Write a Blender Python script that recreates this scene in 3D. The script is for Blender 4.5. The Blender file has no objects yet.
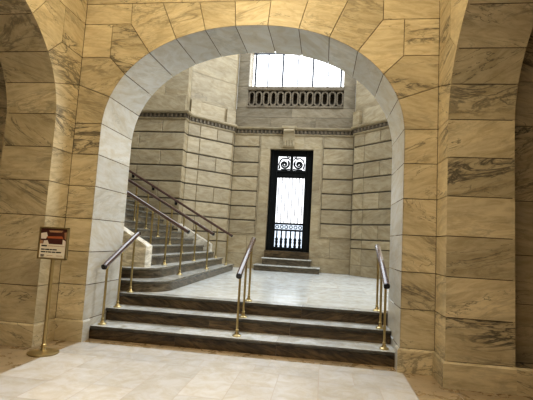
import bpy, math, random
from mathutils import Vector, Matrix
random.seed(7)
COL = bpy.context.scene.collection
SC = bpy.context.scene

# ---------------------------------------------------------------- materials
def mat_new(name):
    m = bpy.data.materials.new(name); m.use_nodes = True
    nt = m.node_tree; nt.nodes.clear()
    out = nt.nodes.new('ShaderNodeOutputMaterial')
    b = nt.nodes.new('ShaderNodeBsdfPrincipled')
    nt.links.new(b.outputs[0], out.inputs[0])
    return m, nt, b

def plain(name, col, rough=.5, metal=0., noise=0., nscale=20., spec=.5, coat=0.):
    m, nt, b = mat_new(name)
    b.inputs['Roughness'].default_value = rough
    b.inputs['Metallic'].default_value = metal
    b.inputs['Specular IOR Level'].default_value = spec
    b.inputs['Coat Weight'].default_value = coat
    tc = nt.nodes.new('ShaderNodeTexCoord')
    n = nt.nodes.new('ShaderNodeTexNoise'); n.inputs['Scale'].default_value = nscale; n.inputs['Detail'].default_value = 4
    nt.links.new(tc.outputs['Object'], n.inputs['Vector'])
    r = nt.nodes.new('ShaderNodeMix'); r.data_type = 'RGBA'
    c = Vector(col[:3])
    r.inputs[6].default_value = (*(c*(1-noise)), 1); r.inputs[7].default_value = (*(c*(1+noise)), 1)
    nt.links.new(n.outputs[0], r.inputs[0]); nt.links.new(r.outputs[2], b.inputs['Base Color'])
    return m

def marble(name, base, vein, rough=.45, amp=.25, vstr=.8, vscale=1.6, zs=3.0, rot=1.2, mott=.18, axis=(.68,.68,.27), vw=.035, spec=.4, mlo=.47, mhi=.66, warm=(1.,.93,.80)):
    m, nt, b = mat_new(name)
    N = nt.nodes.new; L = nt.links.new
    b.inputs['Roughness'].default_value = rough
    b.inputs['Specular IOR Level'].default_value = spec
    tc = N('ShaderNodeTexCoord'); at = N('ShaderNodeAttribute'); at.attribute_name = 'tone'
    sep = N('ShaderNodeSeparateXYZ'); L(at.outputs['Vector'], sep.inputs[0])
    def math_(op, a, c=None, v=None):
        n = N('ShaderNodeMath'); n.operation = op
        for i, x in enumerate((a, c, v)):
            if x is None: continue
            if hasattr(x, 'is_output'): L(x, n.inputs[i])
            else: n.inputs[i].default_value = x
        return n.outputs[0]
    def rng(x, a, c, d, e):
        n = N('ShaderNodeMapRange'); L(x, n.inputs[0])
        for i, q in enumerate((a, c, d, e)): n.inputs[i+1].default_value = q
        n.interpolation_type = 'SMOOTHSTEP'
        return n.outputs[0]
    cmb = N('ShaderNodeCombineXYZ')
    L(math_('MULTIPLY', sep.outputs[1], 31.), cmb.inputs[0]); L(math_('MULTIPLY', sep.outputs[1], 73.), cmb.inputs[1]); L(math_('MULTIPLY', sep.outputs[0], 47.), cmb.inputs[2])
    vr = N('ShaderNodeVectorRotate'); vr.rotation_type = 'AXIS_ANGLE'; vr.inputs['Axis'].default_value = axis
    L(tc.outputs['Object'], vr.inputs['Vector'])
    L(math_('MULTIPLY', math_('SUBTRACT', sep.outputs[2], .5), rot), vr.inputs['Angle'])
    mp = N('ShaderNodeMapping'); mp.inputs['Scale'].default_value = (1, 1, zs); L(vr.outputs[0], mp.inputs[0])
    add = N('ShaderNodeVectorMath'); add.operation = 'ADD'; L(mp.outputs[0], add.inputs[0]); L(cmb.outputs[0], add.inputs[1])
    def noise(scale, det, rg, dist):
        n = N('ShaderNodeTexNoise'); L(add.outputs[0], n.inputs['Vector'])
        n.inputs['Scale'].default_value = scale; n.inputs['Detail'].default_value = det
        n.inputs['Roughness'].default_value = rg; n.inputs['Distortion'].default_value = dist
        return n.outputs[0]
    n1 = noise(vscale, 7, .62, .9)
    d = math_('ABSOLUTE', math_('SUBTRACT', n1, .5))
    vein1 = rng(d, 0., vw, 1., 0.)
    n4 = noise(vscale*2.3, 6, .6, .6)
    vein2 = rng(math_('ABSOLUTE', math_('SUBTRACT', n4, .52)), 0., vw*.7, .6, 0.)
    mask = rng(noise(vscale*.55, 2, .5, .2), mlo, mhi, 0., 1.)
    fac = math_('MULTIPLY', math_('MULTIPLY', math_('MAXIMUM', vein1, vein2), mask), vstr)
    fac = math_('MULTIPLY', fac, rng(math_('FRACT', math_('MULTIPLY', sep.outputs[1], 7.31)), .1, .95, .18, 1.))
    v3 = rng(math_('ABSOLUTE', math_('SUBTRACT', noise(vscale*.8, 5, .55, 1.6), .47)), 0., .011, .75, 0.)
    m3 = rng(noise(vscale*.7, 1, .5, .0), .5, .6, 0., vstr)
    fac = math_('MAXIMUM', fac, math_('MULTIPLY', v3, m3))
    n5 = noise(vscale*.9, 3, .6, .4)
    n2 = noise(vscale*3.2, 8, .68, .7)
    mx = N('ShaderNodeMix'); mx.data_type = 'RGBA'
    c = Vector(base); k = Vector([c[i]*(1-mott*2)*warm[i] for i in range(3)])
    mx.inputs[6].default_value = (*k, 1); mx.inputs[7].default_value = (*(c*(1+mott)), 1)
    L(rng(n2, .30, .66, 0., 1.), mx.inputs[0])
    br = math_('ADD', math_('MULTIPLY', sep.outputs[0], amp), 1-amp*.5)
    br = math_('MULTIPLY', br, rng(n5, .3, .7, 1-mott*1.1, 1+mott*.9))
    sc = N('ShaderNodeVectorMath'); sc.operation = 'SCALE'; L(mx.outputs[2], sc.inputs[0]); L(br, sc.inputs['Scale'])
    m2 = N('ShaderNodeMix'); m2.data_type = 'RGBA'; L(fac, m2.inputs[0]); L(sc.outputs[0], m2.inputs[6]); m2.inputs[7].default_value = (*vein, 1)
    L(m2.outputs[2], b.inputs['Base Color'])
    rr = math_('ADD', math_('MULTIPLY', n2, .12), rough-.06); L(rr, b.inputs['Roughness'])
    return m

M = {}
M['stone'] = marble('tan_veined_marble', (.575,.49,.325), (.105,.09,.065), rough=.42, amp=.28, vstr=.95, vscale=1.1, zs=4.2, mott=.09, vw=.042, mlo=.44, mhi=.60, warm=(1.,.95,.86))
M['hallshade'] = marble('shaded_attic_marble', (.25,.21,.145), (.09,.075,.05), rough=.55, amp=.22, vstr=.45, vscale=1.0, zs=3.0, mott=.12)  # hall marble with the bay attic's shade painted into a darker base colour
M['soffit'] = marble('pale_arch_marble', (.60,.595,.565), (.34,.33,.29), rough=.4, amp=.14, vstr=.5, vscale=1.0, zs=3.5, mott=.05)
M['hall'] = marble('grey_beige_hall_marble', (.40,.335,.225), (.14,.115,.08), rough=.5, amp=.22, vstr=.45, vscale=1.0, zs=3.0, mott=.10)
M['joint'] = plain('dark_mortar_joint', (.13,.09,.05), .9, noise=.2)
M['hjoint'] = plain('dark_groove', (.11,.095,.07), .9, noise=.2)
M['floor'] = marble('pale_floor_marble', (.61,.60,.59), (.46,.45,.44), rough=.24, amp=.12, vstr=.35, zs=1., rot=3., mott=.04, spec=.5)
M['border'] = marble('brown_border_marble', (.36,.275,.17), (.18,.135,.08), rough=.28, amp=.25, vstr=.5, zs=1., mott=.12)
M['fjoint'] = plain('floor_joint', (.42,.37,.32), .7, noise=.1)
M['landing'] = marble('grey_white_landing_marble', (.80,.84,.86), (.6,.63,.64), rough=.17, amp=.14, vstr=.3, zs=1., rot=3., mott=.06, spec=.55)
M['riser'] = marble('dark_brown_step_marble', (.105,.072,.037), (.02,.015,.009), rough=.3, amp=.3, vstr=.85, zs=6., mott=.36)
M['tread'] = marble('sky_sheen_tread_marble', (.60,.63,.65), (.45,.46,.47), rough=.22, amp=.16, vstr=.3, zs=1., mott=.12, spec=.6)  # top face of the dark steps; sky reflection painted in as a pale colour
M['nosing'] = marble('dark_nosing_marble', (.07,.065,.055), (.02,.02,.018), rough=.25, amp=.2, vstr=.5, zs=4., mott=.2)
M['sriser'] = marble('grey_stair_riser_marble', (.14,.115,.08), (.04,.034,.024), rough=.3, amp=.25, vstr=.85, zs=6., mott=.32)
M['stread'] = marble('sky_sheen_stair_marble', (.55,.56,.54), (.3,.29,.27), rough=.25, amp=.2, vstr=.5, zs=1., mott=.12, spec=.6)  # tops paler than the nosing, daylight sheen painted into the base colour
M['snosing'] = marble('grey_brown_nosing_marble', (.15,.14,.115), (.06,.05,.04), rough=.25, amp=.2, vstr=.5, zs=4., mott=.2)
M['balus'] = marble('shade_darkened_stone', (.17,.138,.095), (.06,.048,.035), rough=.6, amp=.2, vstr=.4, mott=.15)  # base colour darkened to carry the balustrade's backlit shade; dentils reuse it
M['curb'] = marble('white_curb_marble', (.78,.74,.65), (.4,.37,.3), rough=.35, amp=.1, vstr=.5)
M['brass'] = plain('aged_brass', (.48,.385,.20), .32, 1., .12, 30)
M['brass_dull'] = plain('dull_gold_paint', (.46,.36,.18), .38, .85, .1, 25)
M['wood'] = plain('polished_brown_handrail', (.095,.05,.04), .18, 0., .35, 14, .7, .6)
M['black'] = plain('black_painted_iron', (.004,.006,.007), .45, .0, .2, 30, .25)
M['blackcap'] = plain('black_rail_cap', (.02,.018,.018), .25, .2, .2, 30)
M['bar'] = plain('pale_grey_bar', (.22,.22,.23), .4, .2, .1, 30)
M['mull'] = plain('grey_window_metal', (.10,.105,.115), .45, .4, .15, 20)
M['plaster'] = plain('warm_ceiling_plaster', (.70,.58,.40), .9, 0., .05, 3)
M['cream'] = plain('cream_poster_paper', (.80,.73,.58), .5, 0., .04, 40)
M['ink'] = plain('black_ink', (.03,.025,.02), .6, 0., .1, 40)
M['photo_dark'] = plain('dark_red_brown_print', (.09,.03,.022), .4, 0., .5, 9)
M['photo_orange'] = plain('orange_print', (.42,.13,.05), .4, 0., .25, 22)
M['photo_white'] = plain('pale_print', (.78,.70,.60), .4, 0., .1, 22)
M['photo_tan'] = plain('tan_print', (.42,.24,.13), .4, 0., .4, 16)

def glow_glass(name, col, strength):
    # frosted panes with bright overcast daylight behind them
    m, nt, b = mat_new(name)
    tc = nt.nodes.new('ShaderNodeTexCoord'); n = nt.nodes.new('ShaderNodeTexNoise'); n.inputs['Scale'].default_value = 1.2
    nt.links.new(tc.outputs['Object'], n.inputs['Vector'])
    mr = nt.nodes.new('ShaderNodeMapRange'); mr.inputs[3].default_value = strength*.9; mr.inputs[4].default_value = strength*1.1
    nt.links.new(n.outputs[0], mr.inputs[0]); nt.links.new(mr.outputs[0], b.inputs['Emission Strength'])
    b.inputs['Base Color'].default_value = (*col, 1); b.inputs['Emission Color'].default_value = (*col, 1)
    b.inputs['Roughness'].default_value = .15
    return m
M['glass'] = glow_glass('daylit_frosted_glass', (.93,.97,1.), 5.)
M['dglass'] = glow_glass('daylit_door_glass', (.95,.97,1.), 1.35)
M['dglass_low'] = glow_glass('daylit_lower_door_glass', (.72,.82,.95), 1.0)

# ---------------------------------------------------------------- mesh builder
class B:
    def __init__(s): s.v = []; s.f = []; s.mi = []; s.t = []; s.sm = []
    def face(s, pts, mi=0, tone=(.5,.5,.5), smooth=False):
        i = len(s.v); s.v += [tuple(p) for p in pts]
        s.f.append(list(range(i, i+len(pts)))); s.mi.append(mi); s.t.append(tone); s.sm.append(smooth)
    def mesh(s, pts, faces, mi=0, tone=(.5,.5,.5), smooth=False):
        i = len(s.v); s.v += [tuple(p) for p in pts]
        for f in faces:
            s.f.append([i+k for k in f]); s.mi.append(mi); s.t.append(tone); s.sm.append(smooth)
    def box(s, x0, y0, z0, x1, y1, z1, mi=0, tone=None):
        tone = tone or rt()
        p = [(x0,y0,z0),(x1,y0,z0),(x1,y1,z0),(x0,y1,z0),(x0,y0,z1),(x1,y0,z1),(x1,y1,z1),(x0,y1,z1)]
        s.mesh(p, [(0,3,2,1),(4,5,6,7),(0,1,5,4),(1,2,6,5),(2,3,7,6),(3,0,4,7)], mi, tone)
    def bbox(s, x0, y0, z0, x1, y1, z1, c=.006, mi=0, tone=None, axis='z'):
        # box with chamfered edges along one axis
        if axis == 'z': pl = [(x0+c,y0),(x1-c,y0),(x1,y0+c),(x1,y1-c),(x1-c,y1),(x0+c,y1),(x0,y1-c),(x0,y0+c)]; s.prism(pl, lambda p, h: (p[0],p[1],h), z0, z1, mi, tone)
        if axis == 'x': pl = [(y0+c,z0),(y1-c,z0),(y1,z0+c),(y1,z1-c),(y1-c,z1),(y0+c,z1),(y0,z1-c),(y0,z0+c)]; s.prism(pl, lambda p, h: (h,p[0],p[1]), x0, x1, mi, tone)
        if axis == 'y': pl = [(x0+c,z0),(x1-c,z0),(x1,z0+c),(x1,z1-c),(x1-c,z1),(x0+c,z1),(x0,z1-c),(x0,z0+c)]; s.prism(pl, lambda p, h: (p[0],h,p[1]), y0, y1, mi, tone)
    def prism(s, poly, fn, h0, h1, mi=0, tone=None, smooth=False):
        tone = tone or rt(); n = len(poly)
        pts = [fn(p, h0) for p in poly] + [fn(p, h1) for p in poly]
        s.mesh(pts, [list(range(n))[::-1], list(range(n, 2*n))] + [(i, (i+1) % n, n+(i+1) % n, n+i) for i in range(n)], mi, tone, smooth)
    def tube(s, pts, r, n=10, mi=0, tone=(.5,.5,.5), caps=True, sect=None):
        pts = [Vector(p) for p in pts]; rings = []
        up0 = Vector((0,0,1))
        for i, p in enumerate(pts):
            d = ((pts[min(i+1, len(pts)-1)]-p).normalized() + (p-pts[max(i-1, 0)]).normalized())
            d.normalize()
            up = up0 if abs(d.dot(up0)) < .95 else Vector((0,1,0))
            sx = d.cross(up).normalized(); sz = sx.cross(d).normalized()
            rr = r[i] if isinstance(r, (list, tuple)) else r
            if sect: rings.append([p + sx*a*rr + sz*c*rr for a, c in sect])
            else: rings.append([p + (sx*math.cos(2*math.pi*k/n) + sz*math.sin(2*math.pi*k/n))*rr for k in range(n)])
        m = len(rings[0]); V = [q for R_ in rings for q in R_]; F = []
        for i in range(len(rings)-1):
            for k in range(m): F.append((i*m+k, i*m+(k+1) % m, (i+1)*m+(k+1) % m, (i+1)*m+k))
        if caps: F.append(list(range(m))[::-1]); F.append([(len(rings)-1)*m+k for k in range(m)])
        s.mesh(V, F, mi, tone, True)
    def lathe(s, c, prof, n=20, mi=0, tone=(.5,.5,.5)):
        V = []; F = []
        for r, z in prof:
            V += [(c[0]+r*math.cos(2*math.pi*k/n), c[1]+r*math.sin(2*math.pi*k/n), c[2]+z) for k in range(n)]
        for i in range(len(prof)-1):
            for k in range(n): F.append((i*n+k, i*n+(k+1) % n, (i+1)*n+(k+1) % n, (i+1)*n+k))
        F.append(list(range(n))[::-1]); F.append([(len(prof)-1)*n+k for k in range(n)])
        s.mesh(V, F, mi, tone, True)
    def build(s, name, mats, parent=None, label=None, cat=None, kind=None, group=None, angle=35):
        me = bpy.data.meshes.new(name); me.from_pydata(s.v, [], s.f)
        for m in (mats if isinstance(mats, (list, tuple)) else [mats]): me.materials.append(m)
        me.polygons.foreach_set('material_index', s.mi)
        a = me.attributes.new('tone', 'FLOAT_VECTOR', 'FACE')
        a.data.foreach_set('vector', [x for t in s.t for x in t])
        me.polygons.foreach_set('use_smooth', [True]*len(s.f) if any(s.sm) else [False]*len(s.f))
        me.update()
        if any(s.sm): me.set_sharp_from_angle(angle=math.radians(angle))
        o = bpy.data.objects.new(name, me); COL.objects.link(o)
        if parent: o.parent = parent
        tag(o, label, cat, kind, group)
        return o
def tag(o, label=None, cat=None, kind=None, group=None):
    for k, x in (('label', label), ('category', cat), ('kind', kind), ('group', group)):
        if x: o[k] = x
def empty(name, label, cat, kind=None, group=None, loc=(0,0,0)):
    o = bpy.data.objects.new(name, None); o.empty_display_size = .1; COL.objects.link(o)
    o.location = loc; tag(o, label, cat, kind, group); return o
def rt(): return (random.random(), random.random(), random.random())

def area2(p): return sum(p[i][0]*p[(i+1) % len(p)][1]-p[(i+1) % len(p)][0]*p[i][1] for i in range(len(p)))
def inset(poly, d):
    if area2(poly) < 0: poly = poly[::-1]
    q = []
    for p in poly:
        if not q or math.hypot(p[0]-q[-1][0], p[1]-q[-1][1]) > 1e-4: q.append(p)
    if math.hypot(q[0][0]-q[-1][0], q[0][1]-q[-1][1]) < 1e-4: q.pop()
    n = len(q); out = []
    for i in range(n):
        a, p, c = Vector(q[i-1]), Vector(q[i]), Vector(q[(i+1) % n])
        e1 = (p-a).normalized(); e2 = (c-p).normalized()
        n1 = Vector((-e1.y, e1.x)); n2 = Vector((-e2.y, e2.x))
        bi = n1+n2
        if bi.length < 1e-6: out.append(p+n1*d); continue
        bi.normalize(); k = max(bi.dot(n1), .35)
        out.append(p+bi*(d/k))
    return out
def stone(b, poly, fn, gap=.009, dep=.03, bev=0., tone=None, mi=0):
    """one ashlar block: fn(u, v, depth) -> point; front at depth 0, sides run back into the joint"""
    tone = tone or rt(); q = inset(poly, gap/2); n = len(q)
    if bev: f = inset(q, bev)
    else: f = q
    if len(f) != n: f = q
    P0 = [fn(p[0], p[1], 0.) for p in f]; P1 = [fn(p[0], p[1], bev) for p in q]; P2 = [fn(p[0], p[1], dep) for p in q]
    if bev:
        b.mesh(P0+P1+P2, [list(range(n))] + [(i, (i+1) % n, n+(i+1) % n, n+i) for i in range(n)] + [(n+i, n+(i+1) % n, 2*n+(i+1) % n, 2*n+i) for i in range(n)], mi, tone)
    else:
        b.mesh(P0+P2, [list(range(n))] + [(i, (i+1) % n, n+(i+1) % n, n+i) for i in range(n)], mi, tone)
def rect(u0, v0, u1, v1): return [(u0,v0),(u1,v0),(u1,v1),(u0,v1)]

# ---------------------------------------------------------------- layout constants (metres)
Y0, TH = 5.253, .924
XL, XR, SIDE_T = -3.468, 1.349, .702
XC, HW = -1.064, 2.017
RISE = .1744; ZF = 3*RISE
ZS, ZTOP = 2.80, 4.308
YB, YSW = 13.68, 11.96
ZC = 5.246

def arch_pt(t, top=ZTOP, e=2.16):
    """t in [-1, 1] over the arch; superellipse from spring to spring"""
    a = (1-t)*math.pi/2
    c, s_ = math.cos(a), math.sin(a)
    return (HW*math.copysign(abs(c)**(2/e), c), ZS+(top-ZS)*max(s_, 0)**(2/e))
def t_at_x(x):
    lo, hi = -1., 1.
    for _ in range(50):
        m = (lo+hi)/2
        if arch_pt(m)[0] < x: lo = m
        else: hi = m
    return (lo+hi)/2
def t_at_z(z):   # right-hand side
    lo, hi = 0., 1.
    for _ in range(50):
        m = (lo+hi)/2
        if arch_pt(m)[1] > z: lo = m
        else: hi = m
    return (lo+hi)/2
COURSES = [0., .272, .729, 1.165, 1.607, 2.05, 2.488, 2.92]
T_P = [t_at_z(2.92), t_at_z(3.30), t_at_x(1.74), t_at_x(1.41), t_at_x(1.04), t_at_x(.636), t_at_x(.22)]
OUT = [(2.413,2.92),(2.413,3.47),(1.985,3.873),(1.72,4.36),(1.275,4.66),(.745,4.66),(.245,4.66)]

def arch_front(b, fn, corner_r, corner_l, ztop):
    def arc(t0, t1, n=8): return [arch_pt(t0+(t1-t0)*i/n) for i in range(n+1)]
    for sgn, cor in ((1, corner_r), (-1, corner_l)):
        def put(poly): stone(b, [(sgn*x, z) for x, z in poly], fn)
        C = cor
        for z0, z1 in zip(COURSES[:-1], COURSES[1:]):
            if z1 > ZS: put([(HW,z0),(C,z0),(C,z1)] + arc(T_P[0], 1., 3))
            else: put(rect(HW,z0,C,z1))
        put([(C,2.92),(C,3.47)] + arc(T_P[1], T_P[0], 5))
        put([(C,3.47),(C,3.873),(1.985,3.873)] + arc(T_P[2], T_P[1], 6))
        put([(1.985,3.873),(1.985,4.36),(1.72,4.36)] + arc(T_P[3], T_P[2], 6))
        put(rect(1.985,3.873,C,4.36))
        put([(1.72,4.36),(1.72,4.66),(1.275,4.66)] + arc(T_P[4], T_P[3], 6))
        put(rect(1.72,4.36,C,4.66))
        put([(1.275,4.66),(.745,4.66)] + arc(T_P[5], T_P[4], 6))
        put([(.745,4.66),(.245,4.66)] + arc(T_P[6], T_P[5], 5))
        put(rect(1.0,4.66,C,5.2)); put(rect(0,4.66,1.0,5.2)); put(rect(.5,5.2,C,ztop)); put(rect(0,5.2,.5,ztop))
    stone(b, [(.245,4.66),(-.245,4.66)] + [arch_pt(-T_P[6]+2*T_P[6]*i/6) for i in range(7)], fn)

def arch_soffit(b, fn3, depth, split=None, flare=.0, mi=0):
    """fn3(u, z, d): jambs and intrados between the two faces, one block per voussoir"""
    g = .0045
    ts = sorted([-t for t in T_P] + T_P)
    def patch(path, n0):
        # path: list of (u,z) ; trimmed by the joint gap at both ends
        dvals = [0., depth] if not split else [0., split-g, split+g, depth]
        for k in range(0, len(dvals), 2):
            tone = rt()
            V = []; F = []
            for (u, z), (nu, nz) in path:
                for d in (dvals[k], dvals[k+1]): V.append(fn3(u-nu*.0, z-nz*.0, d))
            for i in range(len(path)-1): F.append((2*i, 2*i+1, 2*i+3, 2*i+2))
            b.mesh(V, F, mi, tone, True)
    def arcpath(t0, t1, n=8):
        L = sum(math.dist(arch_pt(t0+(t1-t0)*i/n), arch_pt(t0+(t1-t0)*(i+1)/n)) for i in range(n))
        k = g/L; a, c = t0+(t1-t0)*k, t1-(t1-t0)*k
        return [(arch_pt(a+(c-a)*i/n), (0, 0)) for i in range(n+1)]
    for t0, t1 in zip(ts[:-1], ts[1:]): patch(arcpath(t0, t1), 0)
    for sgn in (1, -1):
        cs = COURSES[:-1]
        for z0, z1 in zip(cs[:-1], cs[1:]): patch([((sgn*HW, z0+g), (0,0)), ((sgn*HW, z1-g), (0,0))], 0)
        p = [(sgn*HW, COURSES[-2]+g)] + [(sgn*arch_pt(1-(1-T_P[0])*i/3)[0], arch_pt(1-(1-T_P[0])*i/3)[1]) for i in range(4)]
        p[-1] = (p[-1][0], p[-1][1]-g)
        patch([(q, (0,0)) for q in p], 0)

def backing(b, fn, u0, u1, z1, d0, d1, mi=1, pad=.012):
    """solid core of an arched wall, set just behind the blocks"""
    arc = []
    for i in range(49):
        x, z = arch_pt(1-2*i/48); r = math.hypot(x, z-ZS) or 1
        arc.append((x+pad*x/r, z+pad*max(z-ZS, 0)/r))
    poly = [(u1,0),(u1,z1),(u0,z1),(u0,0),(-HW-pad,0)] + arc[::-1] + [(HW+pad,0)]
    b.prism(poly, lambda p, h: fn(p[0], p[1], h), d0, d1, mi, (.5,.5,.5))

# ---------------------------------------------------------------- lobby walls
fr = lambda u, z, d: (XC+u, Y0+d, z)
b = B(); arch_front(b, fr, 2.413, 2.404, 5.6)
backing(b, fr, -8.6, 5.8, 10., .025, TH-.006, pad=.075)
# pale inner face of the archway
nb = len(b.f)
arch_soffit(b, lambda u, z, d: (XC+u, Y0+d, z if d < TH*.5 else z+.05*max(0, (z-ZS)/(ZTOP-ZS))), TH, mi=2)
# hall side of the same wall
for s_ in (1, -1):
    for i in range(9):
        z0, z1 = ZF+i*.49, ZF+(i+1)*.49
        stone(b, rect(s_*2.4, z0, s_*4.6, z1), lambda u, z, d: (XC+u, Y0+TH-d+.004, z), gap=.02)
b.build('wall_front', [M['stone'], M['joint'], M['soffit']], label='tan veined marble wall with the large round-headed archway over the steps', cat='wall', kind='structure')

def side_wall(x, sgn, name, label):
    # sgn: +1 wall on the right (its face looks to -X), -1 on the left
    yc = Y0-.426-HW
    f = lambda u, z, d: (x+sgn*d, yc+u, z)
    b = B(); arch_front(b, f, HW+.426, HW+.426, 5.6)
    arch_soffit(b, f, SIDE_T)
    backing(b, f, -6.5, HW+.40, 5.6, .025, SIDE_T-.02)
    for i in range(8):
        stone(b, rect(-6.5, .272+i*.64, -HW-.43, .272+(i+1)*.64), f)
    return b.build(name, [M['stone'], M['joint']], label=label, cat='wall', kind='structure')
side_wall(XL, -1, 'wall_left', 'tan marble side wall with an arched opening behind the sign stand')
side_wall(XR, 1, 'wall_right', 'tan marble side wall with an arched opening and dark veined pier')

# recessed walls seen through the side arches
def flat_wall(name, x0, x1, y, z0, z1, lab, step=1.1, zs=None):
    b = B(); zs = zs or [z0, .272, .90, 1.44, 2.05, 2.92, 3.45, 4.2, z1]
    for i, (a, c) in enumerate(zip(zs[:-1], zs[1:])):
        x = x0-(.5*step if i % 2 else 0)
        while x < x1:
            xa, xb = max(x, x0), min(x+step, x1)
            if xb-xa > .05: stone(b, rect(xa, a, xb, c), lambda u, z, d: (u, y+d, z))
            x += step
    b.box(x0, y+.02, z0, x1, y+.14, z1, 1)
    return b.build(name, [M['stone'], M['joint']], label=lab, cat='wall', kind='structure')
flat_wall('wall_left_passage', -7.6, XL-SIDE_T, 5.05, 0, 5.6, 'dark tan marble wall beyond the arch behind the sign stand')
flat_wall('wall_right_passage', XR+SIDE_T, 5.6, 5.05, 0, 5.6, 'dark tan marble wall beyond the arch beside the veined pier')

b = B()
b.box(-7.8, -5.2, 0, 5.8, -5.0, 5.6); b.box(-7.8, -5.2, 0, -7.6, 5.2, 5.6); b.box(5.6, -5.2, 0, 5.8, 5.2, 5.6)
b.build('wall_back', M['stone'], label='tan marble wall closing the lobby opposite the archway', cat='wall', kind='structure')
b = B(); b.box(-7.8, -5.2, 5.6, 5.8, Y0+.02, 5.8)
b.build('ceiling', M['plaster'], label='warm plaster ceiling over the lobby', cat='ceiling', kind='structure')

# skirting blocks along the piers
def skirting(name, pts, label, cut):
    """pts: plan polyline, room on the left-hand side of travel"""
    b = B(); H, P = .272, .028
    off = []
    for i, p in enumerate(pts):
        p = Vector(p)
        ns = []
        if i > 0: e = (p-Vector(pts[i-1])).normalized(); ns.append(Vector((-e.y, e.x)))
        if i < len(pts)-1: e = (Vector(pts[i+1])-p).normalized(); ns.append(Vector((-e.y, e.x)))
        if len(ns) == 2:
            bi = (ns[0]+ns[1]).normalized(); off.append(p+bi*(P/max(bi.dot(ns[0]), .3)))
        else: off.append(p+ns[0]*P)
    for i in range(len(pts)-1):
        a, c, oa, oc = Vector(pts[i]), Vector(pts[i+1]), off[i], off[i+1]
        L = (c-a).length; n = max(1, round(L/1.1)) if cut else 1
        for k in range(n):
            t0, t1 = k/n, (k+1)/n
            g0, g1 = (.003/L if k else 0), (.003/L if k < n-1 else 0)
            A, C, OA, OC = a.lerp(c, t0+g0), a.lerp(c, t1-g1), oa.lerp(oc, t0+g0), oc.lerp(oa, 1-t1+g1)
            ch = .02; mA, mC = OA.lerp(A, .6), OC.lerp(C, .6)
            V = [(A.x,A.y,0),(C.x,C.y,0),(OC.x,OC.y,0),(OA.x,OA.y,0),(OA.x,OA.y,H-ch),(OC.x,OC.y,H-ch),(mC.x,mC.y,H),(mA.x,mA.y,H),(C.x,C.y,H),(A.x,A.y,H)]
            b.mesh(V, [(3,2,5,4),(4,5,6,7),(7,6,8,9),(0,3,4,7,9),(1,8,6,5,2)], 1 if abs(a.x-c.x) < 1e-4 and max(a.y, c.y) > 5.3 else 0, rt())
    b.build(name, [M['stone'], M['soffit']], label=label, cat='baseboard', kind='structure')
skirting('baseboard_left', [(-3.081,5.40),(-3.081,Y0),(XL,Y0),(XL,4.827),(XL-SIDE_T,4.827),(-7.0,4.827)], 'low tan marble base course of the pier behind the sign stand', True)
skirting('baseboard_right', [(.953,5.40),(.953,Y0),(XR,Y0),(XR,4.827),(XR+SIDE_T,4.827),(5.2,4.827)][::-1], 'low tan marble base course below the dark veined pier', True)

# ---------------------------------------------------------------- floors
def slab_field(name, cells, zt, mats, label, gap=.007, under=None):
    b = B()
    for x0, y0, x1, y1, mi in cells:
        g = gap/2; t = rt()
        b.mesh([(x0+g,y0+g,zt),(x1-g,y0+g,zt),(x1-g,y1-g,zt),(x0+g,y1-g,zt)], [(0,1,2,3)], mi, t)
    x0, y0, x1, y1 = under
    b.box(x0, y0, zt-.25, x1, y1, zt-.002, 2, (.5,.5,.5))
    return b.build(name, mats, label=label, cat='floor', kind='structure')
cells = []
xs = [-2.96+.425*i for i in range(-0, 8)] ; xs = [-3.085]+xs[1:]     # seven long columns
for i in range(len(xs)-1):
    y = 4.72; k = 0
    lens = [[.88,.44,.88],[.44,.88,.66],[.86,.86,.44],[.42,.86,.86]][i % 4]
    while y > -5:
        l = lens[k % 3]; k += 1
        cells.append((xs[i], y-l, xs[i+1], y, 0)); y -= l
for j, (ya, yb) in enumerate(((4.72,4.96),(4.96,5.25))):
    x = -3.085-(.3*j)
    while x < .02:
        l = random.choice((.62,.8,.96))
        cells.append((max(x,-3.085), ya, min(x+l,.02), yb, 0)); x += l
y = 5.25; j = 0
while y > -5:
    h = [.21,.44,.40,.44][min(j,3)]; x = .02-(.25 if j % 2 else 0)
    while x < .985:
        l = .62; cells.append((max(x,.02), y-h, min(x+l,.985), y, 0)); x += l
    y -= h; j += 1
for k in range(4): cells.append((-3.085+k*1.0175, 5.25, -3.085+(k+1)*1.0175, 5.445, 1))
for xa, xb in ((-7.6,-3.085),(.985,5.6)):
    y = 5.3; j = 0
    while y > -5:
        x = xa-(.4 if j % 2 else 0)
        while x < xb:
            if x+.85 > xa: cells.append((max(x,xa), y-.62, min(x+.85,xb), y, 1))
            x += .85
        y -= .62; j += 1
slab_field('floor', cells, 0., [M['floor'], M['border'], M['fjoint']], 'pale marble slab floor of the lobby with brown stone borders', under=(-7.8,-5.2,5.8,5.46))

cells = []
y = 6.45; j = 0
while y < YB+.2:
    x = -9+(.55 if j % 2 else 0)-1.1
    while x < 4.6:
        cells.append((max(x,-8.6), y, min(x+1.1,4.6), y+.92, 0)); x += 1.1
    y += .92; j += 1
slab_field('floor_hall', cells, ZF, [M['landing'], M['landing'], M['fjoint']], 'shiny grey-white marble landing floor above the entrance steps', under=(-8.6,6.4,4.6,YB+.4), gap=.006)

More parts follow.
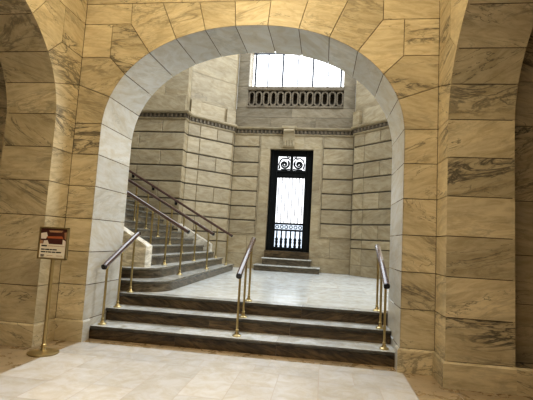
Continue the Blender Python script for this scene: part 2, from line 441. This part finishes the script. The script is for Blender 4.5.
# ---------------------------------------------------------------- entrance steps
st = empty('entrance_steps', 'three wide dark marble steps spanning the archway up to the landing', 'steps', loc=(XC,5.42,0))
st_inv = Matrix.Translation((-XC,-5.42,0))
def child(b, name, mat, par, label=None):
    o = b.build(name, mat, par, label); o.matrix_parent_inverse = par.matrix_world.inverted() if False else Matrix.Translation(-Vector(par.location)); return o
YS = [5.425, 5.845, 6.215]
for i, y in enumerate(YS):
    x0, x1 = XC-HW+.004, XC+HW-.004
    zt = (i+1)*RISE; yb = (YS[i+1] if i < 2 else 6.44)+.02
    b = B(); n = 3; ln = (x1-x0)/n
    cut = [x0, x0+ln*(.9+.25*i), x0+ln*(1.9+.1*i), x1]
    for k in range(3): b.box(cut[k]+.001, y+.012, zt-RISE+.0005, cut[k+1]-.001, yb, zt-.045)
    s1 = child(b, 'step', M['riser'], st)
    b = B()
    for k in range(3):
        b.bbox(cut[k]+.001, y-.018, zt-.045, cut[k+1]-.001, yb, zt-.0015, .010, mi=1, axis='x'); b.box(cut[k]+.001, y+.004, zt-.002, cut[k+1]-.001, yb, zt, 0)
    t = b.build('tread', [M['tread'], M['nosing']], s1); t.matrix_parent_inverse = Matrix.Identity(4)

# ---------------------------------------------------------------- hall walls
hz = [ZF, ZF+.33, 1.35, 1.635, 2.10, 2.566, 3.08, 3.565, 4.05, 4.59, 5.02]
def hall_wall(name, segs, label, z1=9.6, plinth=True):
    b = B()
    for (p, q, cut) in segs:
        p, q = Vector(p), Vector(q); e = (q-p); L = e.length; e.normalize()
        nrm = Vector((e.y, -e.x))      # hall side when walking left to right
        fn = lambda u, z, d: tuple(Vector((p.x+e.x*u-nrm.x*d, p.y+e.y*u-nrm.y*d, z)))
        for i, (a, c) in enumerate(zip(hz[:-1], hz[1:])):
            n = max(1, round(L/1.5)) if cut else 1; sh = .5 if i % 2 and n > 1 else 0
            ed = [0]+[L*(k+sh)/n for k in range(0 if sh else 1, n)]+[L]
            if cut and L < 2: ed = [0, L*.26, L*.64, L] if i % 2 else [0, L*.26, L]
            rust = i >= 2
            for u0, u1 in zip(ed[:-1], ed[1:]):
                tn = rt()
                stone(b, rect(u0, a+(.017 if rust else 0), u1, c-(.017 if rust else 0)), fn, gap=.008, dep=.05, bev=.014 if rust and L > .4 else 0, tone=tn)
        # attic above the cornice
        az = [5.02, 5.75, 6.65, 7.5, 8.4, z1]
        for i, (a, c) in enumerate(zip(az[:-1], az[1:])):
            n = max(1, round(L/1.3)) if cut else 1; sh = .5 if i % 2 and n > 1 else 0
            ed = [0]+[L*(k+sh)/n for k in range(0 if sh else 1, n)]+[L]
            for u0, u1 in zip(ed[:-1], ed[1:]): stone(b, rect(u0, a, u1, c), fn, gap=.008)
        e0 = .035; P = [fn(e0, 0, .03), fn(L-e0, 0, .03), fn(L-e0, 0, .25), fn(e0, 0, .25)]
        b.prism([(a[0], a[1]) for a in P], lambda pp, h: (pp[0], pp[1], h), ZF, z1, 1, (.5,.5,.5))
    return b.build(name, [M['hall'], M['hjoint']], label=label, cat='wall', kind='structure')
XBL, XBR = -3.12, .885
hall_wall('wall_stair', [((-8.6,YSW),(-4.29,YSW),True), ((-4.29,YSW),(-4.29,12.28),False)], 'grooved grey-beige marble wall behind the curving staircase')
hall_wall('wall_corner_left', [((-4.29,12.28),(XBL,13.42),True), ((XBL,13.42),(XBL,YB),False)], 'grooved marble wall set at an angle between the staircase and the door')
hall_wall('wall_corner_right', [((XBR,YB),(XBR,13.42),False), ((XBR,13.42),(2.0,12.28),True)], 'grooved marble wall set at an angle beyond the handrail beside the jamb')
hall_wall('wall_hall_right', [((2.0,12.28),(2.0,YSW),False), ((2.0,YSW),(4.6,YSW),True)], 'marble wall at the end of the landing hidden by the archway')

# bay wall with the door
DX0, DX1, DZ0, DZ1 = -1.87, -.42, 1.149, 4.54
PX0, PX1 = -2.225, -.115
b = B()
fb = lambda u, z, d: (u, YB+d, z)
for (u0, u1) in ((XBL, PX0-.015), (PX1+.015, XBR)):
    for i, (a, c) in enumerate(zip(hz[3:-1], hz[4:])): stone(b, rect(u0, a+.017, u1, c-.017), fb, gap=.008, dep=.05, bev=.014)
for (u0, u1) in ((XBL, DX0), (DX1, XBR)):
    m = (u0+u1)/2
    stone(b, rect(u0, ZF, u1, 1.0), fb); stone(b, rect(u0, 1.0, m, 1.62), fb); stone(b, rect(m, 1.0, u1, 1.62), fb)
stone(b, rect(DX0, ZF, DX1, .915), fb)
for u0, u1 in ((PX0+.015, DX0), (DX1, PX1-.015)):
    for a, c in ((1.62,2.7),(2.7,3.8),(3.8,DZ1)): stone(b, rect(u0, a, u1, c), fb, gap=.006)
for u0, u1 in ((PX0+.015,-1.55),(-1.55,-.74),(-.74,PX1-.015)): stone(b, rect(u0, DZ1, u1, 5.02), fb, gap=.006)
for s_, u in ((1, PX0), (-1, PX1)):         # sunk border round the door surround
    b.box(u-.013, YB-.016, 1.62, u+.013, YB+.03, 5.02, 0); b.box(u+s_*.045-.012, YB-.01, 1.66, u+s_*.045+.012, YB+.03, 4.98, 0)
b.box(XBL, YB-.014, 1.622, PX0, YB+.03, 1.65, 0); b.box(PX1, YB-.014, 1.622, XBR, YB+.03, 1.65, 0)
# reveals of the doorway
for x, s_ in ((DX0, -1), (DX1, 1)): b.box(min(x, x+s_*.3), YB+.01, .9, max(x, x+s_*.3), YB+.45, DZ1, 0)
b.box(DX0, YB+.01, DZ1, DX1, YB+.45, DZ1+.3, 0)
b.box(XBL-.3, YB+.03, ZF, DX0-.05, YB+.4, 5.9, 1); b.box(DX1+.05, YB+.03, ZF, XBR+.3, YB+.4, 5.9, 1); b.box(DX0-.05, YB+.03, DZ1+.05, DX1+.05, YB+.4, 5.9, 1)
b.box(DX0-.05, YB+.03, ZF, DX1+.05, YB+.4, .915, 1)
# frieze, then piers either side of the window recess
WX0, WX1 = -2.74, .50
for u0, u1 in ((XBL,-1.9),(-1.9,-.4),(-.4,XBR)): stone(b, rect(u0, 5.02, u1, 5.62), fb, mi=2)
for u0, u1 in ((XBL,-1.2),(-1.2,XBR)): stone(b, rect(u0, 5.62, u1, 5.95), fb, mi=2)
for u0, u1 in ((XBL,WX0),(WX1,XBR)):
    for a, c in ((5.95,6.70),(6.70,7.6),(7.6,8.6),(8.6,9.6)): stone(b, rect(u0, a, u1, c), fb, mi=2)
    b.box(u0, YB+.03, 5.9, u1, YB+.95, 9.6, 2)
b.box(WX0, YB+.03, 5.6, WX1, YB+.95, 5.93, 0)
b.box(WX0, YB, 9.2, WX1, YB+.95, 9.6, 0)
b.build('wall_rear', [M['hall'], M['hjoint'], M['hallshade']], label='marble bay wall around the black door below the high window', cat='wall', kind='structure')

# hall envelope out of view, with a real skylight opening and a tall side window opening
b = B()
b.box(-8.8, Y0+TH-.1, ZF-.2, -8.6, YSW+.2, 9.8)
b.box(-8.8, Y0+TH-.1, 9.6, 4.8, 7.4, 9.8); b.box(-8.8, 12.4, 9.6, 4.8, YB+1.2, 9.8); b.box(-8.8, 7.4, 9.6, -6.5, 12.4, 9.8); b.box(3.0, 7.4, 9.6, 4.8, 12.4, 9.8)
b.build('ceiling_hall', M['hall'], label='stone ceiling of the stair hall around its skylight', cat='ceiling', kind='structure')
b = B(); b.box(4.6, Y0+TH-.1, ZF-.2, 4.8, YSW+.2, 9.8)
b.build('wall_hall_side', M['hall'], label='stone wall closing the landing beyond the archway', cat='wall', kind='structure')

# ---------------------------------------------------------------- cornice
plan = [(-8.6,YSW),(-4.29,YSW),(-4.29,12.28),(XBL,13.42),(XBL,YB),(XBR,YB),(XBR,13.42),(2.0,12.28),(2.0,YSW),(4.6,YSW)]
def offs(pl, d):
    out = []
    for i, p in enumerate(pl):
        p = Vector(p); ns = []
        if i > 0: e = (p-Vector(pl[i-1])).normalized(); ns.append(Vector((e.y, -e.x)))
        if i < len(pl)-1: e = (Vector(pl[i+1])-p).normalized(); ns.append(Vector((e.y, -e.x)))
        if len(ns) == 2:
            bi = ns[0]+ns[1]
            if bi.length < 1e-3: out.append(p+ns[0]*d)
            else:
                bi.normalize(); out.append(p+bi*(d/max(bi.dot(ns[0]), .4)))
        else: out.append(p+ns[0]*d)
    return out
def sweep(b, prof, mi=0):
    """prof: list of (projection, z)"""
    rings = [[(q.x, q.y, z) for q in offs(plan, d)] for d, z in prof]
    for i in range(len(plan)-1):
        t = rt()
        for k in range(len(prof)-1):
            b.mesh([rings[k][i], rings[k][i+1], rings[k+1][i+1], rings[k+1][i]], [(0,1,2,3)], mi, t)
b = B()
sweep(b, [(-.01,4.985),(.03,5.0),(.045,5.03),(.045,5.045)])
sweep(b, [(.035,5.045),(.035,5.165)], 1)
sweep(b, [(.045,5.165),(.10,5.185),(.125,5.22),(.125,5.25),(-.01,5.275)])
o1, o2 = offs(plan, .035), offs(plan, .075)
for i in range(len(plan)-1):
    a, c, a2, c2 = o1[i], o1[i+1], o2[i], o2[i+1]
    n = max(1, int((c-a).length/.135))
    for k in range(n):
        t0, t1 = (k+.22)/n, (k+.78)/n
        P = [a.lerp(c, t0), a.lerp(c, t1), a2.lerp(c2, t1-.1/n), a2.lerp(c2, t0+.1/n)]
        b.prism([(p.x, p.y) for p in P], lambda p, h: (p[0], p[1], h), 5.06, 5.155, 2, (.9,.4,.5))
b.build('trim_1', [M['hall'], M['hjoint'], M['balus']], label='carved stone cornice with a dark dentil band running round the hall', cat='cornice', kind='structure')
b = B()      # plinth blocks standing on the cornice at the wall breaks
sweepers = [((-8.6,YSW),(-4.29,YSW)), ((-4.29,12.28),(-4.05,12.51)), ((-3.36,13.19),(XBL,13.42)), ((XBR,13.42),(1.05,13.19)), ((1.2,13.04),(1.98,12.28))]
for p, q in sweepers:
    p, q = Vector(p), Vector(q); e = (q-p).normalized(); n = Vector((e.y,-e.x))*.10
    q = q+e*.0
    P = [p-n*.3, q-n*.3, q+n, p+n]
    b.prism([(v.x, v.y) for v in P], lambda pp, h: (pp[0], pp[1], h), 5.25, 5.72)
b.build('trim_2', M['hall'], label='plain stone plinth blocks standing on the hall cornice', cat='plinth', kind='structure')

# carved bracket over the door
kb = empty('keystone_bracket', 'carved stone scroll bracket on the cornice above the black door', 'bracket', loc=(-1.25,YB,4.6))
b = B()
prof = [(0,4.60),(-.07,4.60),(-.085,4.66),(-.08,4.80),(-.12,4.93),(-.17,5.03),(-.19,5.10),(-.18,5.17),(0,5.17)]
b.prism(prof, lambda p, h: (h, YB+p[0], p[1]), -1.44, -1.06)
child(b, 'scroll', M['hall'], kb)
b = B()
for i in range(4):
    x = -1.385+.09*i
    b.tube([(x,YB-.085,4.64),(x,YB-.095,4.72),(x,YB-.098,4.81)], .022, 8)
child(b, 'fluting', M['hall'], kb)
b = B(); b.bbox(-1.49, YB-.23, 5.17, -1.01, YB, 5.28, .02, axis='x')
b.tube([(-1.42,YB-.2,5.12),(-1.08,YB-.2,5.12)], .05, 12)
child(b, 'cap', M['hall'], kb)

# ---------------------------------------------------------------- balustrade in front of the window
bl = empty('stone_balustrade', 'carved stone balustrade of pierced upright ovals below the high window', 'balustrade', loc=(-1.1,YB+.1,5.95))
b = B(); b.bbox(WX0, YB-.03, 6.56, WX1, YB+.30, 6.70, .025, axis='x'); child(b, 'top_rail', M['balus'], bl)
b = B(); b.bbox(WX0, YB-.03, 5.94, WX1, YB+.30, 6.03, .02, axis='x'); child(b, 'bottom_rail', M['balus'], bl)
NB = 13; pw = (WX1-WX0)/NB
for i in range(NB):
    xc = WX0+pw*(i+.5); b = B()
    r0, r1 = pw*.27, pw*.47; zc, hh = 6.295, .262
    def oval(r, h, n=12):
        o = []
        for k in range(n+1): a = math.pi*k/n; o.append((r*math.cos(a), h-r+r*math.sin(a)))
        for k in range(n+1): a = math.pi+math.pi*k/n; o.append((r*math.cos(a), -h+r+r*math.sin(a)))
        return o
    inn, outr = oval(r0, hh-.06), oval(r1, hh)
    n = len(inn); y0, y1 = YB+.03, YB+.2
    V = []
    for o_, y in ((outr,y0),(inn,y0),(inn,y1),(outr,y1)): V += [(xc+x, y, zc+z) for x, z in o_]
    F = []
    for k in range(n):
        j = (k+1) % n
        for q in range(4): F.append((q*n+k, q*n+j, ((q+1) % 4)*n+j, ((q+1) % 4)*n+k))
    b.mesh(V, F, 0, rt()); child(b, 'oval_baluster', M['balus'], bl)
# dark stone slab behind the openings
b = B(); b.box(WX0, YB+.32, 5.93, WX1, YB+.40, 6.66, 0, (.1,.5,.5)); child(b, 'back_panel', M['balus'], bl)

# ---------------------------------------------------------------- high window
w = empty('window_1', 'tall bright window with dark upright bars above the balustrade', 'window', 'structure', loc=(-1.1,YB+.8,6.6))
YW = YB+.72
b = B(); b.box(WX0, YW+.04, 5.9, WX1, YW+.06, 9.25); child(b, 'pane', M['glass'], w)
wl = WX1-WX0
for k in range(7):
    x = WX0+wl*k/6; thick = .075 if k % 2 == 0 else .045
    if k == 0: x += .09
    if k == 6: x -= .09
    b = B(); b.bbox(x-thick/2, YW-.05, 5.93, x+thick/2, YW+.035, 9.2, .008)
    child(b, 'mullion', M['mull'], w)
for z in (6.62, 8.2):
    b = B(); b.bbox(WX0, YW-.03, z-.03, WX1, YW+.03, z+.03, .006, axis='x'); child(b, 'transom_bar', M['mull'], w)

# ---------------------------------------------------------------- door
d = empty('door_1', 'tall narrow black iron and glass door with scrollwork transom above two steps', 'door', 'structure', loc=(-1.145,YB+.22,DZ0))
YD = YB+.20
x0, x1 = DX0+.002, DX1-.002
W = x1-x0
GX0, GX1 = -1.60, -.68       # glass
b = B()
b.bbox(x0, YD, DZ0, GX0, YD+.09, DZ1, .012); b.bbox(GX1, YD, DZ0, x1, YD+.09, DZ1, .012)
b.box(GX0, YD, 4.33, GX1, YD+.09, DZ1); b.box(GX0, YD, 3.60, GX1, YD+.09, 3.86); b.box(GX0, YD, DZ0, GX1, YD+.09, 1.27)
for x in (x0+.07, GX0-.05, GX1+.05, x1-.07): b.bbox(x-.022, YD-.03, DZ0, x+.022, YD, DZ1, .008)
for z in (4.40, 3.80, 3.66, 1.23): b.bbox(GX0-.03, YD-.03, z-.02, GX1+.03, YD, z+.02, .008, axis='x')
child(b, 'frame', M['black'], d)
b = B(); b.box(GX0, YD+.05, 2.06, GX1, YD+.06, 3.60); child(b, 'glass_pane', M['dglass'], d)
b = B(); b.box(GX0, YD+.05, 1.25, GX1, YD+.06, 2.06); child(b, 'lower_glass_pane', M['dglass_low'], d)
b = B(); b.box(GX0, YD+.05, 3.86, GX1, YD+.06, 4.33); child(b, 'transom_pane', M['dglass'], d)
for k in range(8):
    x = GX0+(GX1-GX0)*(k+.5)/8
    b = B(); b.tube([(x,YD+.03,2.06),(x,YD+.03,3.60)], .015, 8); child(b, 'upright_bar', M['bar'], d)
for z in (2.05, 1.835):
    b = B(); b.bbox(GX0, YD-.01, z-.03, GX1, YD+.05, z+.03, .01, axis='x'); child(b, 'cross_rail', M['black'], d)
for k in range(6):
    x = GX0+(GX1-GX0)*(k+.5)/6
    b = B()
    b.tube([(x+.05*math.cos(a*math.pi/8), YD+.02, 1.942+.05*math.sin(a*math.pi/8)) for a in range(17)], .016, 6)
    child(b, 'ring_ornament', M['black'], d)
    b = B()
    b.lathe((x,YD+.02,1.27), [(.04,0),(.055,.04),(.035,.08),(.045,.14),(.052,.19),(.035,.22),(.062,.26),(.035,.30),(.022,.33),(.026,.42),(.02,.55)], 12)
    child(b, 'spindle', M['black'], d)
b = B(); b.box((GX0+GX1)/2-.045, YD-.01, 3.86, (GX0+GX1)/2+.045, YD+.05, 4.33)
child(b, 'transom_post', M['black'], d)
for s_ in (-1, 1):
    cx = (GX0+GX1)/2+s_*.245; zc = 4.06; b = B()
    sp = []
    for k in range(34):
        a = k*.42; r = .168*math.exp(-a*.125)
        sp.append((cx+s_*r*math.cos(a+2.4), YD+.02, zc+r*math.sin(a+2.4)))
    b.tube(sp, [.036-.0004*k for k in range(34)], 6)
    b.tube([(cx+s_*.19,YD+.02,3.88),(cx+s_*.16,YD+.02,3.95),(cx+s_*.19,YD+.02,4.06),(cx+s_*.14,YD+.02,4.2),(cx+s_*.05,YD+.02,4.27),(cx-s_*.08,YD+.02,4.25),(cx-s_*.17,YD+.02,4.31)], [.02,.03,.02,.028,.022,.03,.015], 6)
    b.tube([(cx-s_*.19,YD+.02,4.2),(cx-s_*.13,YD+.02,4.27),(cx-s_*.08,YD+.02,4.32)], .018, 6)
    b.tube([(cx-s_*.19,YD+.02,3.9),(cx-s_*.1,YD+.02,3.885),(cx+s_*.02,YD+.02,3.875),(cx+s_*.12,YD+.02,3.885)], [.03,.02,.028,.02], 6)
    child(b, 'scrollwork', M['black'], d)

ds = empty('door_steps', 'two dark stone steps with a threshold block below the black door', 'steps', loc=(-1.1,13.2,ZF))
for nm, xa, xb, ya, za, zb in (('lower_step',-2.1,-.05,12.9,ZF,.71),('upper_step',-1.9,-.33,13.25,.71,.92),('threshold',DX0+.001,DX1-.001,13.56,.92,DZ0)):
    b = B(); b.box(xa+(.02 if nm != 'threshold' else 0), ya+.015, za+.001, xb-(.02 if nm != 'threshold' else 0), YB-.002 if nm != 'threshold' else YD+.1, zb-.035 if nm != 'threshold' else zb-.002)
    s1 = child(b, nm, M['sriser'] if nm != 'threshold' else M['riser'], ds)
    if nm != 'threshold':
        b = B(); b.bbox(xa, ya-.012, zb-.035, xb, YB-.002, zb, .01, axis='x')
        t = b.build('tread', M['stread'], s1); t.matrix_parent_inverse = Matrix.Identity(4)

# ---------------------------------------------------------------- grand staircase
gs = empty('marble_staircase', 'grey marble staircase rising along the rear wall from rounded bottom steps', 'staircase', loc=(-2.6,9.5,ZF))
RUN = .32; NX = lambda n: -2.50-RUN*(n-1)
def step_plan(n, ov):
    x = NX(n)+ov
    if n <= 2:
        yf = (6.42 if n == 1 else 6.72)-ov; ye = 12.40-.1*(n-1)+ov; r = .52
        arc = [(x-r+r*math.cos(a), yf+r+r*math.sin(a)) for a in [-math.pi/2+math.pi/2*i/12 for i in range(13)]]
        back = [(-4.13,ye),(-4.284,12.28),(-4.284,YSW-.006),(-6.6,YSW-.006)] if n == 1 else [(-4.23,ye),(-4.284,12.28),(-4.284,YSW-.006),(-6.6,YSW-.006)]
        return [(-6.6,yf)] + arc + [(x-.13,ye)] + back
    return [(-7.6,7.28),(x,7.28),(x,11.955),(-7.6,11.955)]
NST = 14
for n in range(1, NST+1):
    zt = ZF+n*RISE
    b = B(); b.prism(step_plan(n, 0), lambda p, h: (p[0], p[1], h), zt-RISE+.0005, zt-.045)
    s1 = child(b, 'step', M['sriser'], gs)
    b = B(); pl = step_plan(n, .028); q = step_plan(n, .016)
    lay = [(q, zt-.045), (pl, zt-.036), (pl, zt-.009), (q, zt)]
    t = rt(); m = len(pl); V = [(p[0], p[1], z) for P, z in lay for p in P]
    b.mesh(V, [list(range(m))[::-1]] + [(i*m+k, i*m+(k+1) % m, (i+1)*m+(k+1) % m, (i+1)*m+k) for i in range(3) for k in range(m)], 1, t)
    b.mesh(V[3*m:], [list(range(m))], 0, t)
    tr = b.build('tread', [M['stread'], M['snosing']], s1); tr.matrix_parent_inverse = Matrix.Identity(4)
SL = RISE/RUN
for nm, ya, yb, xe, ze in (('curb',7.0,7.275,-3.05,1.265),('curb',12.0,12.27,-3.27,1.28)):
    b = B(); xl = -6.5 if ya < 8 else -4.28
    poly = [(xe,.8725),(xe,ze-.03),(xe-.03,ze),(xl,ze+(xe-xl)*SL),(xl,.8725)]
    b.prism(poly, lambda p, h: (p[0], h, p[1]), ya, yb); child(b, nm, M['curb'], gs)

# ---------------------------------------------------------------- handrails
SECT = [(-.5,-.18),(-.42,-.38),(-.2,-.5),(.2,-.5),(.42,-.38),(.5,-.18),(.5,.1),(.42,.34),(.22,.47),(0,.5),(-.22,.47),(-.42,.34),(-.5,.1)]
def post(par, x, y, z0, z1, r=.016):
    b = B(); b.tube([(x,y,z0+.02),(x,y,z1)], r, 10)
    b.lathe((x,y,z0+.06), [(r,0),(r+.008,.01),(r+.008,.022),(r,.03)], 12)
    b.lathe((x,y,z1-.05), [(r,0),(r+.007,.01),(r+.007,.02),(r+.016,.048)], 12)
    p = child(b, 'post', M['brass'], par)
    b = B(); b.lathe((x,y,z0+.0008), [(.058,0),(.06,.008),(.052,.016),(.034,.024),(.024,.045),(.018,.06)], 18)
    f = b.build('foot_flange', M['brass'], p); f.matrix_parent_inverse = Matrix.Identity(4)
def rail(par, pts, wdt=.072):
    b = B(); b.tube(pts, wdt, sect=SECT); child(b, 'rail', M['wood'], par)
    for i, j in ((0, 1), (-1, -2)):
        p, q = Vector(pts[i]), Vector(pts[j]); dd = (p-q).normalized()
        b = B(); b.tube([p-dd*.005, p+dd*.012, p+dd*.022], [wdt*1.06, wdt*1.06, wdt*.8], sect=SECT); child(b, 'end_cap', M['blackcap'], par)
posts = [(5.56,1),(5.96,2),(6.345,3)]
for x, lab in ((-2.965,'short handrail on brass posts beside the left jamb of the archway'), (-1.07,'short handrail on brass posts in the middle of the entrance steps'), (.82,'short handrail on brass posts beside the right jamb of the archway')):
    h = empty('entrance_handrail', lab, 'handrail', group='handrails on the entrance steps', loc=(x,5.95,2*RISE))
    zr = lambda y: .975+(y-5.48)*(1.435-.975)/(6.42-5.48)
    rail(h, [(x,5.47,zr(5.47)-.005),(x,5.53,zr(5.53)),(x,6.0,zr(6.0)),(x,6.40,zr(6.40)),(x,6.46,zr(6.46)-.006)])
    for y, n in posts: post(h, x, y, n*RISE, zr(y)-.03)
for y, lab, ns in ((7.9,'long handrail on brass posts along the open side of the staircase',range(1,13)), (9.8,'long handrail on brass posts up the middle of the staircase',range(1,13)), (11.86,'dark handrail along the rear wall beside the staircase',(1,2))):
    h = empty('stair_handrail', lab, 'handrail', group='handrails on the staircase', loc=(-2.7,y,ZF+RISE))
    zr = lambda x: 1.545+(-2.62-x)*.545
    rail(h, [(-2.60,y,1.535),(-2.70,y,zr(-2.70)),(-4.5,y,zr(-4.5)),(-6.6,y,zr(-6.6))], .075 if y < 11 else .068)
    for n in ns: post(h, NX(n)-.22, y, ZF+n*RISE, zr(NX(n)-.22)-.03, .019)
    if y > 11:
        for x in (-4.385,-5.137,-5.808,-6.4):
            z = zr(x); b = B()
            b.tube([(x,y,z-.03),(x,y+.01,z-.07),(x,y+.05,z-.10),(x,YSW-.002,z-.10)], .014, 8)
            b.tube([(x,YSW-.012,z-.10),(x,YSW-.001,z-.10)], .045, 12); child(b, 'bracket', M['blackcap'], h)

# ---------------------------------------------------------------- sign stand
SX, SY = -3.165, 4.63
sg = empty('sign_stand', 'brass pole stand holding a small framed poster beside the left pier', 'sign', loc=(SX,SY,0))
b = B(); b.lathe((SX,SY,.0005), [(.165,0),(.17,.006),(.168,.014),(.15,.022),(.08,.032),(.035,.042),(.024,.07)], 40); child(b, 'base', M['brass_dull'], sg)
b = B(); b.tube([(SX,SY,.05),(SX,SY,1.10)], .022, 14); b.lathe((SX,SY,.06), [(.022,0),(.03,.01),(.03,.04),(.022,.05)], 14); child(b, 'pole', M['brass_dull'], sg)
px0, px1, pz0, pz1 = SX-.182, SX+.188, 1.085, 1.465
yf = SY-.03
b = B()
for a in ((px0,pz0,px1,pz0+.018),(px0,pz1-.018,px1,pz1),(px0,pz0,px0+.018,pz1),(px1-.018,pz0,px1,pz1)): b.bbox(a[0], yf-.012, a[1], a[2], yf+.02, a[3], .004, axis='y')
b.box(px0, yf+.008, pz0, px1, yf+.02, pz1)
fr_ = child(b, 'frame', M['brass_dull'], sg)
b = B(); b.box(px0+.018, yf-.002, pz0+.018, px1-.018, yf+.006, pz1-.018); po = child(b, 'poster', M['cream'], sg, 'cream poster with a dark red photo on its upper half and black print')
def sub(b, name, m): o = b.build(name, m, po); o.matrix_parent_inverse = Matrix.Identity(4); return o
ix0, iz1 = px0+.018, pz1-.018; IW, IH = px1-px0-.036, pz1-pz0-.036
def R_(b, u0, v0, u1, v1, k=1): b.box(ix0+u0*IW, yf-.002-.0012*k, iz1-v1*IH, ix0+u1*IW, yf-.002-.0012*(k-1), iz1-v0*IH)
def P_(b, pts, k=1): b.prism([(ix0+u*IW, iz1-v*IH) for u, v in pts], lambda p, h: (p[0], h, p[1]), yf-.002-.0012*k, yf-.002-.0012*(k-1))
b = B(); R_(b, 0, 0, 1, .53); sub(b, 'photo_print', M['photo_dark'])
for pp in ([(0,.17),(.22,.13),(.27,.26),(.2,.36),(.02,.36)], [(.14,.42),(.28,.40),(.34,.53),(.12,.53)], [(.86,.36),(.97,.40),(1,.53),(.86,.53)]): b = B(); P_(b, pp, 2); sub(b, 'pale_shape', M['photo_white'])
b = B(); P_(b, [(.22,.27),(.82,.25),(.88,.33),(.28,.34)], 2); sub(b, 'orange_shape', M['photo_orange'])
for pp in ([(.3,.06),(.85,.05),(.8,.12),(.34,.13)], [(.9,.12),(1,.1),(1,.36),(.93,.34)], [(0,.40),(.12,.42),(.1,.53),(0,.53)]): b = B(); P_(b, pp, 2); sub(b, 'tan_shape', M['photo_tan'])
b = B()
for v, h, ws in ((.575,.045,[(.06,.27)]),(.70,.04,[(.06,.2),(.22,.38),(.40,.48),(.5,.66)]),(.785,.04,[(.06,.24),(.26,.32),(.34,.46),(.48,.62),(.64,.84)]),(.90,.035,[(.06,.2)]),(.945,.025,[(.06,.18)])):
    for u0, u1 in ws: R_(b, u0, v, u1, v+h)
sub(b, 'printed_lines', M['ink'])
b = B()
for u0, u1 in ((.3,.95),): R_(b, u0, .59, u1, .605)
for u0, u1 in ((.3,.52),(.66,.9)): R_(b, u0, .915, u1, .93)
sub(b, 'small_print', M['photo_tan'])

# ---------------------------------------------------------------- light
def area(name, loc, rot, sx, sy, e, col, spread=180):
    l = bpy.data.lights.new(name, 'AREA'); l.shape = 'RECTANGLE'; l.size = sx; l.size_y = sy; l.energy = e; l.color = col; l.spread = math.radians(spread)
    o = bpy.data.objects.new(name, l); o.location = loc; o.rotation_euler = rot; COL.objects.link(o); return o
R90 = math.pi/2
area('skylight', (-1.75,9.9,9.55), (0,0,0), 9.0, 4.8, 480, (.82,.91,1.))
area('side_window_light', (4.5,9.9,6.9), (0,R90,0), 4.8, 3.4, 470, (.86,.93,1.))          # tall window in the hall side wall
area('lobby_floor_fill', (-1.0,1.6,5.5), (0,0,0), 3.2, 4.2, 78, (1.,.985,.96), 85)  # added downlight below the closed ceiling, brightens the floor more than the walls
area('camera_side_fill', (-1.0,-4.7,4.0), (R90+.12,0,0), 6.0, 2.4, 88, (1.,.95,.86))  # added fill lamp behind the camera; the lobby wall there is solid
def lamp(name, loc, e, col, r):
    l = bpy.data.lights.new(name, 'POINT'); l.energy = e; l.color = col; l.shadow_soft_size = r
    o = bpy.data.objects.new(name, l); o.location = loc; COL.objects.link(o); return o
lamp('lobby_lantern', (-1.05,2.9,4.9), 158, (1.,.885,.64), .25)

wd = bpy.data.worlds.new('overcast'); SC.world = wd; wd.use_nodes = True
wd.node_tree.nodes['Background'].inputs[0].default_value = (.85,.92,1.,1); wd.node_tree.nodes['Background'].inputs[1].default_value = 1.

# ---------------------------------------------------------------- camera
r_ = Vector((0.98968773, 0.13218049, 0.05519525)); u_ = Vector((-0.04146385, -0.10447239, 0.99366306)); f_ = Vector((-0.13710925, 0.98570474, 0.09791433))
cam = bpy.data.cameras.new('camera'); co = bpy.data.objects.new('camera', cam); COL.objects.link(co)
cam.sensor_fit = 'HORIZONTAL'; cam.sensor_width = 36; cam.lens = 417.288/533*36; cam.clip_start = .05; cam.clip_end = 200
co.matrix_world = Matrix(((r_.x,u_.x,-f_.x,0),(r_.y,u_.y,-f_.y,0),(r_.z,u_.z,-f_.z,1.44),(0,0,0,1)))
SC.camera = co
SC.view_settings.view_transform = 'Standard'; SC.view_settings.look = 'Medium High Contrast'; SC.view_settings.exposure = 0
